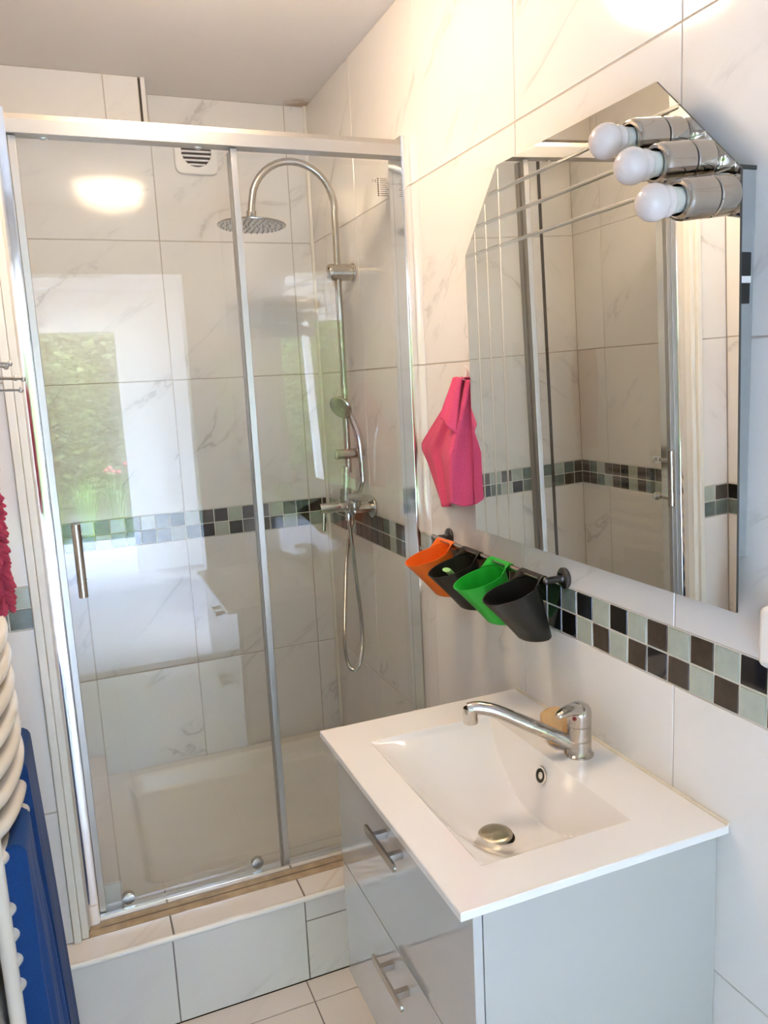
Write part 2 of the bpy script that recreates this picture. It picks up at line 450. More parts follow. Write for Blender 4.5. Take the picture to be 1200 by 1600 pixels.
# stub wall that carries the screen, and left wall of the room
b = NB(); box(b, -1.35, -.992, -.873, -.80, FL, CE, 0)
for vsr, k in (([-.845, H4, -MT], 11), ([MT, H2, H1, CE], 12)):
    tile_grid(b, (0, -.875, 0), (1, 0, 0), (0, 0, 1), (0, -1, 0), [XL, -.992], vsr, 1, key=k)
struct('wall_front_left', b, ['grout', 'tile'])
b = NB(); box(b, -1.35, XL-.0016, YB, -.875, FL-.1, CE, 0)
yw = clipped(sorted([-.98-.4545*k for k in range(0, 6)]), YB, -.875)
tile_grid(b, (XL, 0, 0), (0, 1, 0), (0, 0, 1), (1, 0, 0), yw, clipped([H5, H4], FL, -MT), 1, key=13)
tile_grid(b, (XL, 0, 0), (0, 1, 0), (0, 0, 1), (1, 0, 0), yw, clipped([H2, H1], MT, CE), 1, key=14)
struct('wall_left', b, ['grout', 'tile'])
b = NB()
box(b, -.992, -.974, -.884, -.80, -.845, CE, 0, .003)
box(b, -.974, -.957, -.874, -.80, -.845, CE, 0, .003)
struct('trim_2', b, 'trim', True)

# boxed-in duct in the upper left corner of the shower
b = NB(); box(b, XS, -.5655, -.1384, 0, 1.270, CE, 0)
tile_grid(b, (0, -.14, 0), (1, 0, 0), (0, 0, 1), (0, -1, 0), [XS, -.667, -.5655], [1.270, CE], 1, key=15)
struct('wall_duct', b, ['grout', 'tile'])
b = NB(); box(b, -.5655, -.5585, -.1375, 0, 1.270, CE-.004, 0); box(b, -.5585, -.546, -.1385, 0, 1.270, CE, 1)
struct('trim_3', b, ['seal', 'tile'])

# silicone strips in the shower corners
b = NB(); lathe(b, (-.002, -.002, -.85), (0, 0, 1), [(0, .009), (CE+.85, .009)], 8); struct('trim_4', b, 'trim', True)

# shower kerb
b = NB(); box(b, -1.093, 0, -.9604, -.76, FL, -.8466, 0)
tile_grid(b, (0, -.962, 0), (1, 0, 0), (0, 0, 1), (0, -1, 0), [-1.093, -.77, -.436], [FL, -.8525], 1, key=16)
tile_grid(b, (0, -.962, 0), (1, 0, 0), (0, 0, 1), (0, -1, 0), [-.436, -.10, 0], [FL, -.912, -.8525], 1, key=17)
tile_grid(b, (0, 0, -.845), (1, 0, 0), (0, 1, 0), (0, 0, 1), [-1.093, -.765, -.432, -.1, 0], [-.953, -.872], 2, key=18, gap=.004)
tile_grid(b, (0, 0, -.845), (1, 0, 0), (0, 1, 0), (0, 0, 1), [-1.093, -.765, -.432, -.1, 0], [-.838, -.76], 2, key=19)
struct('kerb', b, ['grout_dark', 'tile', 'tile_sill'])
b = NB()
tube(b, [(-1.093, -.9575, -.850), (0, -.9575, -.850)], .0072, 16)
struct('trim_5', b, 'frame_white', True)
b = NB()
box(b, -.957, -.02, -.872, -.846, -.852, -.8455, 0, .002)
struct('trim_6', b, 'grime', True)

# mosaic bands: real glass tiles, two rows of 48 mm
PAL = ['grout_light', 'm_black', 'm_brown', 'm_light', 'm_mid', 'm_grey']
K = {'b': 1, 'n': 2, 'l': 3, 'm': 4, 'g': 5}
def mosaic(name, O, U, N, joints, pat_top, pat_bot, key):
    O, U, N = Vector(O), Vector(U), Vector(N); rg = random.Random(key); bm = NB()
    a0, a1 = joints[0], joints[-1]
    pts = [O+U*a0-N*.004, O+U*a1-N*.004]
    A = O+U*a0-N*.004; Bv = O+U*a1+N*.0+Vector((0, 0, 0))
    lo = Vector((min(A.x, Bv.x), min(A.y, Bv.y), -MT)); hi = Vector((max(A.x, Bv.x), max(A.y, Bv.y), MT))
    A2 = O+U*a0-N*.0012; lo2 = Vector((min(A.x, (O+U*a1-N*.0012).x), min(A.y, (O+U*a1-N*.0012).y), -MT)); hi2 = Vector((max(A.x, (O+U*a1-N*.0012).x), max(A.y, (O+U*a1-N*.0012).y), MT))
    box(bm, lo2.x, hi2.x, lo2.y, hi2.y, lo2.z, hi2.z, 0)
    for r_, pat in ((1, pat_top), (0, pat_bot)):
        z0 = .0 if r_ else -MT; z1 = MT if r_ else .0
        for i, (p, q) in enumerate(zip(joints, joints[1:])):
            c = pat[i] if i < len(pat) and pat[i] != '?' else rg.choice('bnllmgbnl')
            tile_grid(bm, O+N*.0006, U, (0, 0, 1), N, [p, q], [z0, z1], K[c], gap=.0032, tilt=.0007, depth=.0018, key=rg.randint(0, 99999))
    return struct(name, bm, PAL)
# right wall, counted from the corner towards the camera
jr = [0.0]+[.04+.05*k for k in range(0, 66)]; jr = [j for j in jr if j < 3.29]
i0 = jr.index(min(jr, key=lambda v: abs(v-1.49)))     # joint at y=-1.49, first clear one
topR = ['?']*len(jr); botR = ['?']*len(jr)
for k, c in enumerate('mblblnlnlbn'): topR[i0+k] = c
for k, c in enumerate('blnlnbnlnln'): botR[i0+k] = c
topR[i0-1] = 'b'; botR[i0-1] = 'b'
for k, c in enumerate('nnnnnmlnnn'): topR[6+k] = c
for k, c in enumerate('nnnnnnlnng'): botR[6+k] = c
mosaic('trim_7', (0, 0, 0), (0, -1, 0), (-1, 0, 0), jr, topR, botR, 3)
jb = [0.0]+[.0262+.05*k for k in range(0, 23)]+[1.167]      # joints at x = -.0762-.05k
topB = ['n', 'n', 'b', 'n', 'l', 'g', 'n', 'l', 'b', 'n', 'l', 'm', 'm', 'l', 'g']
botB = ['l', 'l', 'n', 'l', 'b', 'n', 'g', 'b', 'l', 'b', 'g', 'l', 'g', 'n', 'b']
mosaic('trim_8', (0, 0, 0), (-1, 0, 0), (0, -1, 0), jb, topB, botB, 4)
mosaic('trim_9', (XS, 0, 0), (0, -1, 0), (1, 0, 0), [.05*k for k in range(17)], 'gmlnnblnb', 'ngmlgblnm', 5)
mosaic('trim_10', (0, -.875, 0), (-1, 0, 0), (0, -1, 0), [.992, 1.042, 1.093], 'lg', 'mm', 6)
mosaic('trim_11', (XL, 0, 0), (0, -1, 0), (1, 0, 0), [.875+.05*k for k in range(48)], 'bl', 'mb', 7)

# wall behind the camera with its doorway, hall, glazed garden opening
b = NB()
box(b, -1.35, -1.06, YB-.12, YB, FL, CE); box(b, -.21, .1, YB-.12, YB, FL, CE); box(b, -1.06, -.21, YB-.12, YB, 1.082, CE)
struct('wall_rear', b, 'paint')
b = NB()
box(b, -.222, -.21, YB-.13, YB+.01, FL, 1.082, 0, .003); box(b, -1.06, -.21, YB-.13, YB+.01, 1.070, 1.082, 0, .003)
box(b, -1.06, -1.045, YB-.13, YB+.01, FL, 1.070, 0, .003)
struct('door_frame', b, 'frame_white', True)
HY = -5.9
b = NB(); box(b, -2.6, 1.2, HY-.1, YB-.12, FL-.1, FL); struct('floor_hall', b, 'stone')
b = NB(); box(b, -2.6, 1.2, HY-.1, YB-.12, CE, CE+.08); struct('ceiling_hall', b, 'paint')
b = NB(); box(b, -2.7, -2.6, HY-.1, YB-.12, FL, CE); struct('wall_hall_left', b, 'paint')
b = NB(); box(b, 1.2, 1.3, HY-.1, YB-.12, FL, CE); struct('wall_hall_right', b, 'paint')
b = NB(); box(b, -.36, 1.2, HY-.12, HY, FL, CE); box(b, -2.6, -2.4, HY-.12, HY, FL, CE); box(b, -2.4, -.36, HY-.12, HY, 1.02, CE)
struct('wall_hall_end', b, 'paint')
b = NB()
box(b, -.42, -.36, HY-.08, HY-.01, FL, 1.02, 0, .004); box(b, -2.4, -2.34, HY-.08, HY-.01, FL, 1.02, 0, .004)
box(b, -2.34, -.42, HY-.08, HY-.01, .97, 1.02, 0, .004); box(b, -1.42, -1.36, HY-.08, HY-.01, FL, .97, 0, .004)
struct('window_1', b, 'frame_white', True)
b = NB(); box(b, -2.5, 1.0, HY, HY+.22, 1.29, CE-.002, 0, .01); struct('shutter_box', b, 'frame_white', True)

# ------------------------------------------------------------------ garden
b = NB(); box(b, -6, 5, -7.8, HY-.12, FL-.15, FL-.02, 0, .01); struct('terrace', b, 'stone')
b = NB(); box(b, -14, 12, -22, -7.8, FL-.4, FL-.04); struct('ground', b, 'soil')

def leaf_cloud(bm, c, rad, n, size, rg, mi=0):
    for _ in range(n):
        d = Vector((rg.gauss(0, 1), rg.gauss(0, 1), rg.gauss(0, 1))).normalized()*(rg.random()**.25)
        p = Vector((c[0]+d.x*rad[0], c[1]+d.y*rad[1], c[2]+d.z*rad[2]))
        if p.z < FL: p.z = FL+rg.random()*.2
        a = Vector((rg.uniform(-1, 1), rg.uniform(-1, 1), rg.uniform(-1, 1))).normalized()
        _, u, v = frame_of(a); s = size*rg.uniform(.6, 1.4)
        bm.faces.new([bm.verts.new(p+u*s), bm.verts.new(p+v*s*.45), bm.verts.new(p-u*s), bm.verts.new(p-v*s*.45)]).material_index = mi
rg = random.Random(11)
trees = [(-3.3, -10.6, 1.0, (1.15, 1.0, 2.0), 'foliage'), (-.95, -11.0, .9, (1.15, 1.0, 2.1), 'foliage2'), (1.4, -10.6, .8, (1.15, 1., 2.0), 'foliage')]
lbl = ['dark green leafy tree beyond the terrace, seen reflected at the left of the shower glass', 'pale green leafy tree reflected in the middle of the shower glass', 'dense green tree furthest to the right in the garden']
for (x, y, z, rad, mt), lb in zip(trees, lbl):
    t = thing('garden_tree', lb, 'tree', (x, y, FL-.04), group='trees at the end of the garden')
    b = NB(); tube(b, smooth_path([(x, y, FL-.04), (x+.05, y, FL+.8), (x-.03, y, z+.6)], 6), lambda q: .13-.07*q, 12); obj('trunk', b, 'soil', t)
    b = NB(); leaf_cloud(b, (x, y, z), rad, 7000, .06, rg); KEEP.add(id(b)); o = obj('crown', b, mt, t, smooth=False)
t = thing('garden_hedge', 'tall dense hedge closing the garden behind the trees', 'hedge', (-.9, -13.2, FL-.04))
b = NB()
def P(u, v):
    from mathutils import noise as mn_
    x = -7+12.5*u; z = FL-.04+4.6*v; p = Vector((x*1.3, 3.1, z*1.3))
    return Vector((x, -13.0+.55*mn_.noise(p)+.2*mn_.noise(p*3.1)-.6*max(0, v-.85)*6, z))
grid(b, P, 90, 40); KEEP.add(id(b)); o = obj('leaf_wall', b, 'foliage', t)
md = o.modifiers.new('thickness', 'SOLIDIFY'); md.thickness = .5
def plant(x, y, h, n, lb, fl=None):
    t = thing('iris_plant', lb, 'plant', (x, y, FL-.04), group='plants along the edge of the terrace')
    b = NB(); KEEP.add(id(b))
    for _ in range(n):
        a = rg.uniform(0, 2*PI); r0 = rg.uniform(0, .1); hh = h*rg.uniform(.6, 1.05); lean = rg.uniform(.05, .35)*hh
        px, py = x+r0*math.cos(a), y+r0*math.sin(a); w = .012; side = Vector((-math.sin(a), math.cos(a), 0))*w
        prev = None
        for k in range(6):
            q = k/5; c = Vector((px+lean*q*q*math.cos(a), py+lean*q*q*math.sin(a), FL-.04+hh*q*(1-.12*q)))
            ww = side*(1-q*.95); cur = (b.verts.new(c-ww), b.verts.new(c+ww))
            if prev: b.faces.new((prev[0], prev[1], cur[1], cur[0]))
            prev = cur
    obj('foliage', b, 'blade', t, smooth=False)
    if fl:
        for _ in range(5):
            b = NB()
            a = rg.uniform(0, 2*PI); ball(b, (x+.16*math.cos(a), y+.16*math.sin(a), FL+h*rg.uniform(.75, 1.)), .03, (1, 1, .7), u=8, v=6); obj('flower', b, fl, t)
plant(-1.5, -8.2, .62, 70, 'tall grassy clump at the left end of the terrace edge')
plant(-1.12, -8.6, .66, 80, 'bright green grassy clump behind the terrace')
plant(-.76, -8.15, .80, 90, 'tallest green grassy clump beyond the terrace')
plant(-.42, -8.75, .74, 80, 'green clump with red flowers at the right of the garden view', 'petal')
plant(-.02, -8.15, .85, 70, 'green clump with yellow flowers beside the red one', 'petal_y')
plant(.5, -8.6, .6, 60, 'low grassy clump at the right end of the terrace edge')

# ------------------------------------------------------------------ ceiling lamp
LX, LY = -.58, -1.14
t = thing('ceiling_lamp', 'round opal ceiling lamp glowing warm above the shower entrance', 'lamp', (LX, LY, CE))
b = NB(); lathe(b, (LX, LY, CE), (0, 0, -1), [(0, .165), (.018, .165), (.022, .158)], 40); obj('base', b, 'frame_white', t)
b = NB(); lathe(b, (LX, LY, CE-.018), (0, 0, -1), [(.0, .150)]+[(.012+.085*math.sin(a), .152*math.cos(a)) for a in [PI/2*k/10 for k in range(0, 10)]]+[(.097, 0)], 40)
obj('shade', b, 'lamp_glow', t, label='lit opal glass dome')

# ------------------------------------------------------------------ shower enclosure
t = thing('shower_enclosure', 'framed glass shower screen with sliding door standing on the tiled kerb', 'shower screen', (-.48, SY, -.845))
ZT = 1.066; ZB = -.845
b = NB()
prof = [(-.842, 1.022), (-.842, 1.05), (-.836, 1.062), (-.822, ZT), (-.780, ZT), (-.775, 1.06), (-.775, 1.030), (-.80, 1.022)]
prism(b, prof, lambda a, c, d: (d, a, c), -.955, -.004)
obj('top_rail', b, 'alu_satin', t, angle=25)
b = NB(); box(b, -.93, -.02, -.846, -.834, ZB, -.8165, 0, .001); box(b, -.93, -.02, -.834, -.780, ZB, -.8405, 0, .001); obj('bottom_rail', b, 'alu', t)
def jamb(x0, x1, side):
    b = NB()
    pr = []
    # rounded outer face towards the room
    for k in range(13):
        a = PI*k/12; pr.append(((x0+x1)/2-(x1-x0)/2*math.cos(a), -.848-.003*math.sin(a)**.5))
    pr += [(x1, -.765), (x0, -.765)]
    prism(b, pr, lambda a, c, d: (a, c, d), ZB, ZT+.003)
    return b
obj('side_profile', jamb(-.957, -.928, 0), 'alu', t, angle=30)
b = jamb(-.024, -.0005, 1); obj('side_profile', b, 'alu', t, angle=30)
# door and fixed panel
d = None
b = NB(); box(b, -.928, -.444, -.823, -.817, -.836, 1.02, 0, .0008, 1)
dg = obj('door', b, 'glass', t, label='clear sliding glass pane on the left')
b = NB(); box(b, -.928, -.912, -.829, -.811, -.836, 1.02, 0, .002); obj('door_stile', b, 'alu_satin', dg)
b = NB(); box(b, -.452, -.436, -.829, -.811, -.836, 1.02, 0, .002); obj('door_stile', b, 'alu_satin', dg)
# handle
b = NB(); cyl(b, (-.881, -.862, .004), (-.881, -.862, .176), .0105, 24, bev=.001)
for z in (.145, .028): cyl(b, (-.881, -.862, z), (-.881, -.823, z), .006, 16)
obj('handle', b, 'steel', dg)
for z in (.145, .028):
    b = NB(); cyl(b, (-.881, -.817, z), (-.881, -.802, z), .006); cyl(b, (-.881, -.803, z), (-.881, -.792, z), .013, 20, bev=.002)
    obj('handle_knob', b, 'chrome', dg)
for x in (-.857, -.522):
    b = NB(); cyl(b, (x, -.817, -.808), (x, -.80, -.808), .016, 20, bev=.003); cyl(b, (x, -.80, -.808), (x, -.792, -.808), .008, 12); obj('roller', b, 'chrome_worn', dg)
    b = NB(); cyl(b, (x, -.817, 1.035), (x, -.80, 1.035), .016, 20, bev=.003); obj('roller', b, 'chrome_worn', dg)
b = NB(); box(b, -.45, -.024, -.793, -.787, -.840, 1.02, 0, .0008, 1)
fg = obj('fixed_panel', b, 'glass', t, label='clear fixed glass pane on the right')
b = NB(); box(b, -.452, -.436, -.801, -.781, -.840, 1.02, 0, .002); obj('panel_stile', b, 'alu_satin', fg)
# printed glass marking
b = NB()
for k in range(9):
    z = .978-.0052*k
    box(b, -.0690, -.0655, -.7941, -.7933, z-.0017, z+.0013, 0)
    box(b, -.0615, -.0615+.018+.005*((k*7) % 3)/2, -.7941, -.7935, z-.0007, z+.0003, 1)
def arc_mark(cx, cz, r, a0, a1, w=.0009):
    P = [(cx+r*math.cos(a0+(a1-a0)*k/10), -.7936, cz+r*math.sin(a0+(a1-a0)*k/10)) for k in range(11)]
    tube(b, P, w*.6, 6, 0)
arc_mark(-.0795, .972, .0032, PI*.5, PI*1.5); arc_mark(-.0725, .972, .0032, PI*.5, PI*1.5)
box(b, -.0757, -.0727, -.7940, -.7934, .9716, .9724, 0)
obj('printed_mark', b, ['ink', 'seal'], fg, smooth=False, label='tiny black printed CE marking')

# shower tray
def tray():
    b = NB(); x0, x1, y0, y1 = -.870, -.004, -.76, -.004; zt = -.8535; rim = .055; dp = .055
    nx, ny = 44, 40
    def P(u, v):
        x = x0+(x1-x0)*u; y = y0+(y1-y0)*v
        d = min(x-x0-rim, x1-rim-x, y-y0-rim*.7, y1-rim-y)
        # rounded inner corners
        cx, cy = (x0+x1)/2, (y0+y1)/2; hx, hy = (x1-x0)/2-rim, (y1-y0)/2-rim*.9
        qx, qy = abs(x-cx)-hx+.06, abs(y-cy)-hy+.06
        sd = math.hypot(max(qx, 0), max(qy, 0))+min(max(qx, qy), 0)-.06
        s = min(1, max(0, -sd/.035)); s = s*s*(3-2*s)
        return Vector((x, y, zt-dp*s))
    V = grid(b, P, nx*2, ny*2)
    # skirt
    n = len(V); ring = V[0]+[r[-1] for r in V[1:]]+V[-1][-2::-1]+[V[j][0] for j in range(n-2, 0, -1)]
    lo = [b.verts.new((p.co.x, p.co.y, zt-.12)) for p in ring]
    for i in range(len(ring)):
        j = (i+1) % len(ring); b.faces.new((ring[i], ring[j], lo[j], lo[i]))
    b.faces.new(lo)
    return b
t = thing('shower_tray', 'cream shower tray with sunken floor behind the sliding glass door', 'shower tray', (-.437, -.38, -.975))
obj('tray', tray(), 'tray', t, angle=60)
b = NB(); lathe(b, (-.12, -.64, -.910), (0, 0, 1), [(0, .045), (.004, .045), (.007, .038), (.007, 0)], 32); obj('drain', b, 'chrome_worn', t)

# ------------------------------------------------------------------ shower column
PX, PY = -.052, -.395
t = thing('shower_column', 'chrome shower set with rain head, riser and mixer on the right wall', 'shower', (0, PY, .075))
b = NB()
arc = [(PX, PY, .26), (PX, PY, .70), (PX, PY, .99)]
top = [(PX, PY, .18+.05*k) for k in range(0, 17)]
cx, rr_, zc = -.178, .128, .985
bend = [(cx+rr_*math.cos(a), PY, zc+rr_*1.02*math.sin(a)) for a in [PI*k/18 for k in range(0, 17)]]
end = [(-.3065, PY, .988), (-.3085, PY, .968)]
tube(b, top+bend+end, .0105, 20)
pipe = obj('riser_pipe', b, 'steel', t)
b = NB(); cyl(b, (-.3085, PY, .972), (-.3095, PY, .952), .0145, 20, bev=.002); ball(b, (-.3095, PY, .951), .012); obj('swivel_joint', b, 'chrome_worn', t)
HC = Vector((-.3095, PY, .944)); ax = Vector((-.035, -.02, -1)).normalized()
b = NB(); lathe(b, HC, ax, [(0, .012), (.002, .022), (.006, .07), (.009, .097), (.0115, .1005), (.014, .0995), (.0155, .094), (.0155, 0)], 48)
hd = obj('rain_head', b, 'chrome_worn', t)
b = NB(); _, u_, v_ = frame_of(ax)
for r_, n_ in ((.018, 8), (.036, 14), (.054, 20), (.072, 26), (.088, 32)):
    for k in range(n_):
        a = 2*PI*k/n_; p = HC+ax*.0150+u_*r_*math.cos(a)+v_*r_*math.sin(a); lathe(b, p, ax, [(0, .0022), (.0035, .0014), (.0035, 0)], 6)
obj('nozzles', b, 'cabinet_grey', hd)
b = NB(); cyl(b, (-.078, PY, .80), (-.006, PY, .80), .0255, 28, bev=.004); ball(b, (-.078, PY, .80), .025, (.55, 1, 1)); cyl(b, (-.007, PY, .80), (-.0005, PY, .80), .0285, 28, bev=.002); obj('wall_bracket', b, 'chrome_worn', t)
# slider and hand shower
b = NB(); cyl(b, (-.098, PY-.006, .241), (-.012, PY-.006, .241), .0165, 24, bev=.004); cyl(b, (-.012, PY-.006, .241), (-.0, PY-.006, .241), .012, 20); obj('slider', b, 'steel', t)
b = NB()
hp = smooth_path([(-.020, PY-.035, .215), (-.028, PY-.036, .30), (-.055, PY-.045, .365), (-.085, PY-.055, .388)], 8)
tube(b, hp, lambda q: .0085+.004*math.sin(PI*min(1, q*1.2)), 16)
hs = obj('hand_shower', b, 'chrome', t)
b = NB(); lathe(b, (-.078, PY-.050, .395), Vector((-.75, -.45, -.48)), [(-.008, .012), (0, .031), (.006, .039), (.012, .040), (.015, .037), (.015, 0)], 32); obj('spray_face', b, 'steel', hs)
b = NB(); cyl(b, (-.020, PY-.035, .222), (-.018, PY-.034, .150), .0085, 16, bev=.001); obj('hose_cone', b, 'chrome', hs)
# mixer
b = NB()
cyl(b, (-.066, PY+.072, .072), (-.066, PY-.078, .072), .021, 28, bev=.005)
cyl(b, (-.066, PY, .072), (-.066, PY, .13), .019, 24, bev=.003)
mx_ = obj('mixer_body', b, 'steel', t)
for sgn in (1, -1):
    b = NB(); cyl(b, (-.001, PY+sgn*.075, .072), (-.010, PY+sgn*.075, .072), .033, 32, bev=.003); cyl(b, (-.008, PY+sgn*.075, .072), (-.066, PY+sgn*.075, .072), .015, 20); obj('wall_flange', b, 'steel', mx_)
b = NB(); cyl(b, (-.066, PY, .126), (-.060, PY, .20), .0135, 20, bev=.002); obj('riser_union', b, 'chrome', mx_)
b = NB(); cyl(b, (-.08, PY, .072), (-.152, PY+.01, .070), .0165, 24, bev=.003); kn = obj('diverter_knob', b, 'chrome', mx_)
b = NB(); tube(b, [(-.14, PY+.01, .062), (-.142, PY+.008, .035), (-.146, PY+.005, -.002)], .0055, 10, sx=.7); obj('lever', b, 'chrome', mx_)
b = NB()
lathe(b, (-.066, PY-.07, .075), (0, -.25, 1), [(0, .022), (.02, .022), (.03, .014), (.033, 0)], 24)
pl = [(-.02, PY-.04, .108), (-.085, PY-.06, .104), (-.09, PY-.15, .108), (-.03, PY-.16, .112)]
tube(b, [(-.066, PY-.06, .108), (-.06, PY-.12, .113), (-.056, PY-.165, .116)], .012, 14, sx=1.7)
obj('mixer_lever', b, 'steel', mx_)
b = NB(); cyl(b, (-.066, PY-.012, .055), (-.066, PY-.012, .028), .011, 16, bev=.001); obj('outlet', b, 'chrome', mx_)
# hose
hpth = smooth_path([(-.018, PY-.034, .152), (-.050, PY-.02, .05), (-.066, PY+.02, -.08), (-.066, PY+.07, -.26), (-.065, PY+.105, -.42), (-.062, PY+.085, -.495), (-.058, PY+.02, -.49), (-.055, PY-.035, -.42), (-.055, PY-.05, -.30), (-.060, PY-.03, -.13), (-.066, PY-.012, .03)], 26)
b = NB(); nH = len(hpth)
tube(b, hpth, .0062, 12)
hs2 = obj('hose', b, 'steel', t)
b = NB()
L = 0; pts = [hpth[0]]
dist = [0]
for i in range(1, nH): dist.append(dist[-1]+(hpth[i]-hpth[i-1]).length)
k = 0; s = 0
while s < dist[-1]-.002:
    while dist[k+1] < s: k += 1
    p = hpth[k].lerp(hpth[k+1], (s-dist[k])/(dist[k+1]-dist[k])); d_ = (hpth[k+1]-hpth[k]).normalized()
    lathe(b, p-d_*.0015, d_, [(0, .0064), (.0012, .0079), (.0024, .0064)], 10, cap0=False, cap1=False); s += .0045
obj('hose_rib', b, 'chrome', hs2)

# extractor vent on the back wall
t = thing('air_vent', 'white square vent with dusty round grille high on the back shower wall', 'vent', (-.386, -.001, 1.163))
b = NB(); q = [(-.386+sx*.0715, zz) for sx in (-1, 1) for zz in ()]
c0, hw = (-.386, 1.234), .0705
poly = []
for k in range(48):
    a = 2*PI*k/48; ca, sa = math.cos(a), math.sin(a); p = 7.
    r_ = (abs(ca)**p+abs(sa)**p)**(-1/p); poly.append((c0[0]+hw*r_*ca, c0[1]+hw*r_*sa))
Ao = [b.verts.new((x, -.001, z)) for x, z in poly]; Bo = [b.verts.new((x*1+0, -.012, z)) for x, z in poly]
Bi = [b.verts.new((c0[0]+(x-c0[0])*.93, -.016, c0[1]+(z-c0[1])*.93)) for x, z in poly]
Ci = [b.verts.new((c0[0]+.049*math.cos(2*PI*k/48), -.016, c0[1]+.049*math.sin(2*PI*k/48))) for k in range(48)]
Di = [b.verts.new((v.co.x, -.004, v.co.z)) for v in Ci]
for A_, B_ in ((Ao, Bo), (Bo, Bi), (Bi, Ci), (Ci, Di)):
    for k in range(48): b.faces.new((A_[k], A_[(k+1) % 48], B_[(k+1) % 48], B_[k]))
b.faces.new(Ao)
obj('frame', b, 'plastic_white', t)
b = NB(); lathe(b, (c0[0], -.005, c0[1]), (0, -1, 0), [(0, .0485), (.001, .0485), (.001, 0)], 32); obj('grille_back', b, 'vent_dark', t)
b = NB()
for k in range(-3, 4):
    z = c0[1]+k*.0135; w = math.sqrt(max(0, .0485**2-(k*.0135)**2))
    box(b, c0[0]-w, c0[0]+w, -.0145, -.007, z-.0028, z+.0028, 0, .0012)
obj('slats', b, 'plastic_white', t)

# ------------------------------------------------------------------ mirror
def mx(y, z): return -.0391+.0048*(y+1.6)-.0209*(z-.5)
t = thing('wall_mirror', 'large frameless mirror with cut upper corners and engraved lines above the washbasin', 'mirror', (-.02, -1.57, .117))
corners = [(-1.1964, .1195), (-1.9618, .1205), (-1.9621, .7125), (-1.807, .867), (-1.3525, .8695), (-1.2070, .7215)]
b = NB(); lay = None
A = [b.verts.new((mx(y, z), y, z)) for y, z in corners]; Bk = [b.verts.new((mx(y, z)+.004, y, z)) for y, z in corners]
b.faces.new(A).material_index = 0; b.faces.new(Bk[::-1]).material_index = 1
for i in range(6):
    j = (i+1) % 6; b.faces.new((A[i], Bk[i], Bk[j], A[j])).material_index = 1
mg = obj('mirror_glass', b, ['mirror', 'mirror_edge'], t, smooth=False)
def groove(p, q, w=.0042, h=.0011):
    (y0, z0), (y1, z1) = p, q; d = Vector((0, y1-y0, z1-z0)).normalized(); n_ = Vector((0, -d.z, d.y)); b = NB()
    def pt(y, z, s, hh): return b.verts.new(Vector((mx(y, z)-.0001-hh, y, z))+n_*s)
    a = [pt(y0, z0, -w, -.0004), pt(y0, z0, -w*.35, h), pt(y0, z0, w*.35, h), pt(y0, z0, w, -.0004)]; c = [pt(y1, z1, -w, -.0004), pt(y1, z1, -w*.35, h), pt(y1, z1, w*.35, h), pt(y1, z1, w, -.0004)]
    for i in range(3): b.faces.new((a[i], a[i+1], c[i+1], c[i]))
    b.faces.new(a); b.faces.new(c[::-1]); b.faces.new((a[3], a[0], c[0], c[3]))
    obj('engraved_line', b, 'mirror_groove', mg, smooth=False)
groove((-1.318, .822), (-1.852, .8205)); groove((-1.262, .7712), (-1.902, .7700)); groove((-1.211, .7185), (-1.954, .7185))
groove((-1.2523, .762), (-1.2448, .121)); groove((-1.2998, .808), (-1.2975, .121)); groove((-1.3560, .862), (-1.3471, .121))
# shallow box carrying the glass
b = NB(); box(b, -.0005, -.022, -1.934, -1.28, .195, .72, 0, .001)
mb = obj('backing_box', b, 'cabinet_grey', t)
b = NB(); prism(b, [(-.0006, .195), (mx(-1.945, .195)+.0052, .195), (mx(-1.945, .716)+.0052, .716), (-.0006, .716)], lambda a, c, d: (a, d, c), -1.945, -1.935); obj('side_panel', b, 'cabinet_grey', mb)
b = NB(); box(b, -.001, -.0375, -1.947, -1.93, .7165, .7215, 0, .0005); obj('top_cap', b, 'mirror_edge', mb)
b = NB(); box(b, -.006, -.0360, -1.9465, -1.935, .581, .612, 0, .001); box(b, -.007, -.0360, -1.9465, -1.935, .545, .572, 0, .001); obj('hinge_block', b, 'black_rubber', mb)
b = NB(); box(b, -.006, -.0360, -1.9470, -1.935, .572, .581, 0, .001); obj('hinge_spacer', b, 'plastic_white', mb)

# three spot lamps fixed to the mirror
def spot(y, z, lb):
    base = Vector((mx(y, z)-.0002, y, z)); ax = Vector((-1, .0, -.115)).normalized()
    t = thing('mirror_spotlight', lb, 'lamp', base, group='chrome spotlights on the mirror')
    b = NB(); lathe(b, base, ax, [(0, .021), (.003, .0245), (.008, .0265), (.034, .0265), (.0355, .025)], 40); obj('socket_base', b, 'lamp_chrome', t)
    b = NB(); lathe(b, base, ax, [(.0345, .0248), (.0392, .0248)], 40); obj('ring_gap', b, 'black_rubber', t)
    b = NB(); lathe(b, base, ax, [(.0382, .025), (.0395, .0265), (.078, .0265), (.083, .0258), (.087, .0242), (.088, .0222), (.088, .0195), (.06, .0195), (.06, 0)], 40, cap1=False); obj('lamp_shade', b, 'lamp_chrome', t)
    b = NB(); lathe(b, base, ax, [(.061, .0190), (.0875, .0190)], 32, cap1=False); obj('inner_lining', b, 'black_rubber', t)
    b = NB(); lathe(b, base, ax, [(.062, .0145), (.088, .0158), (.098, .0172), (.104, .0202)], 32, cap1=False); bb = obj('bulb_collar', b, 'bulb_base', t)
    b = NB(); c = .124; r = .0232
    pr = [(.1035, .0198)]+[(c-r*math.cos(a), r*math.sin(a)) for a in [PI*(.33+.67*k/14) for k in range(0, 15)]]
    pr[-1] = (c+r, 0)
    lathe(b, base, ax, pr, 36); obj('bulb', b, 'bulb', t)
spot(-1.853, .781, 'uppermost of the three chrome spotlights with unlit bulbs on the mirror')
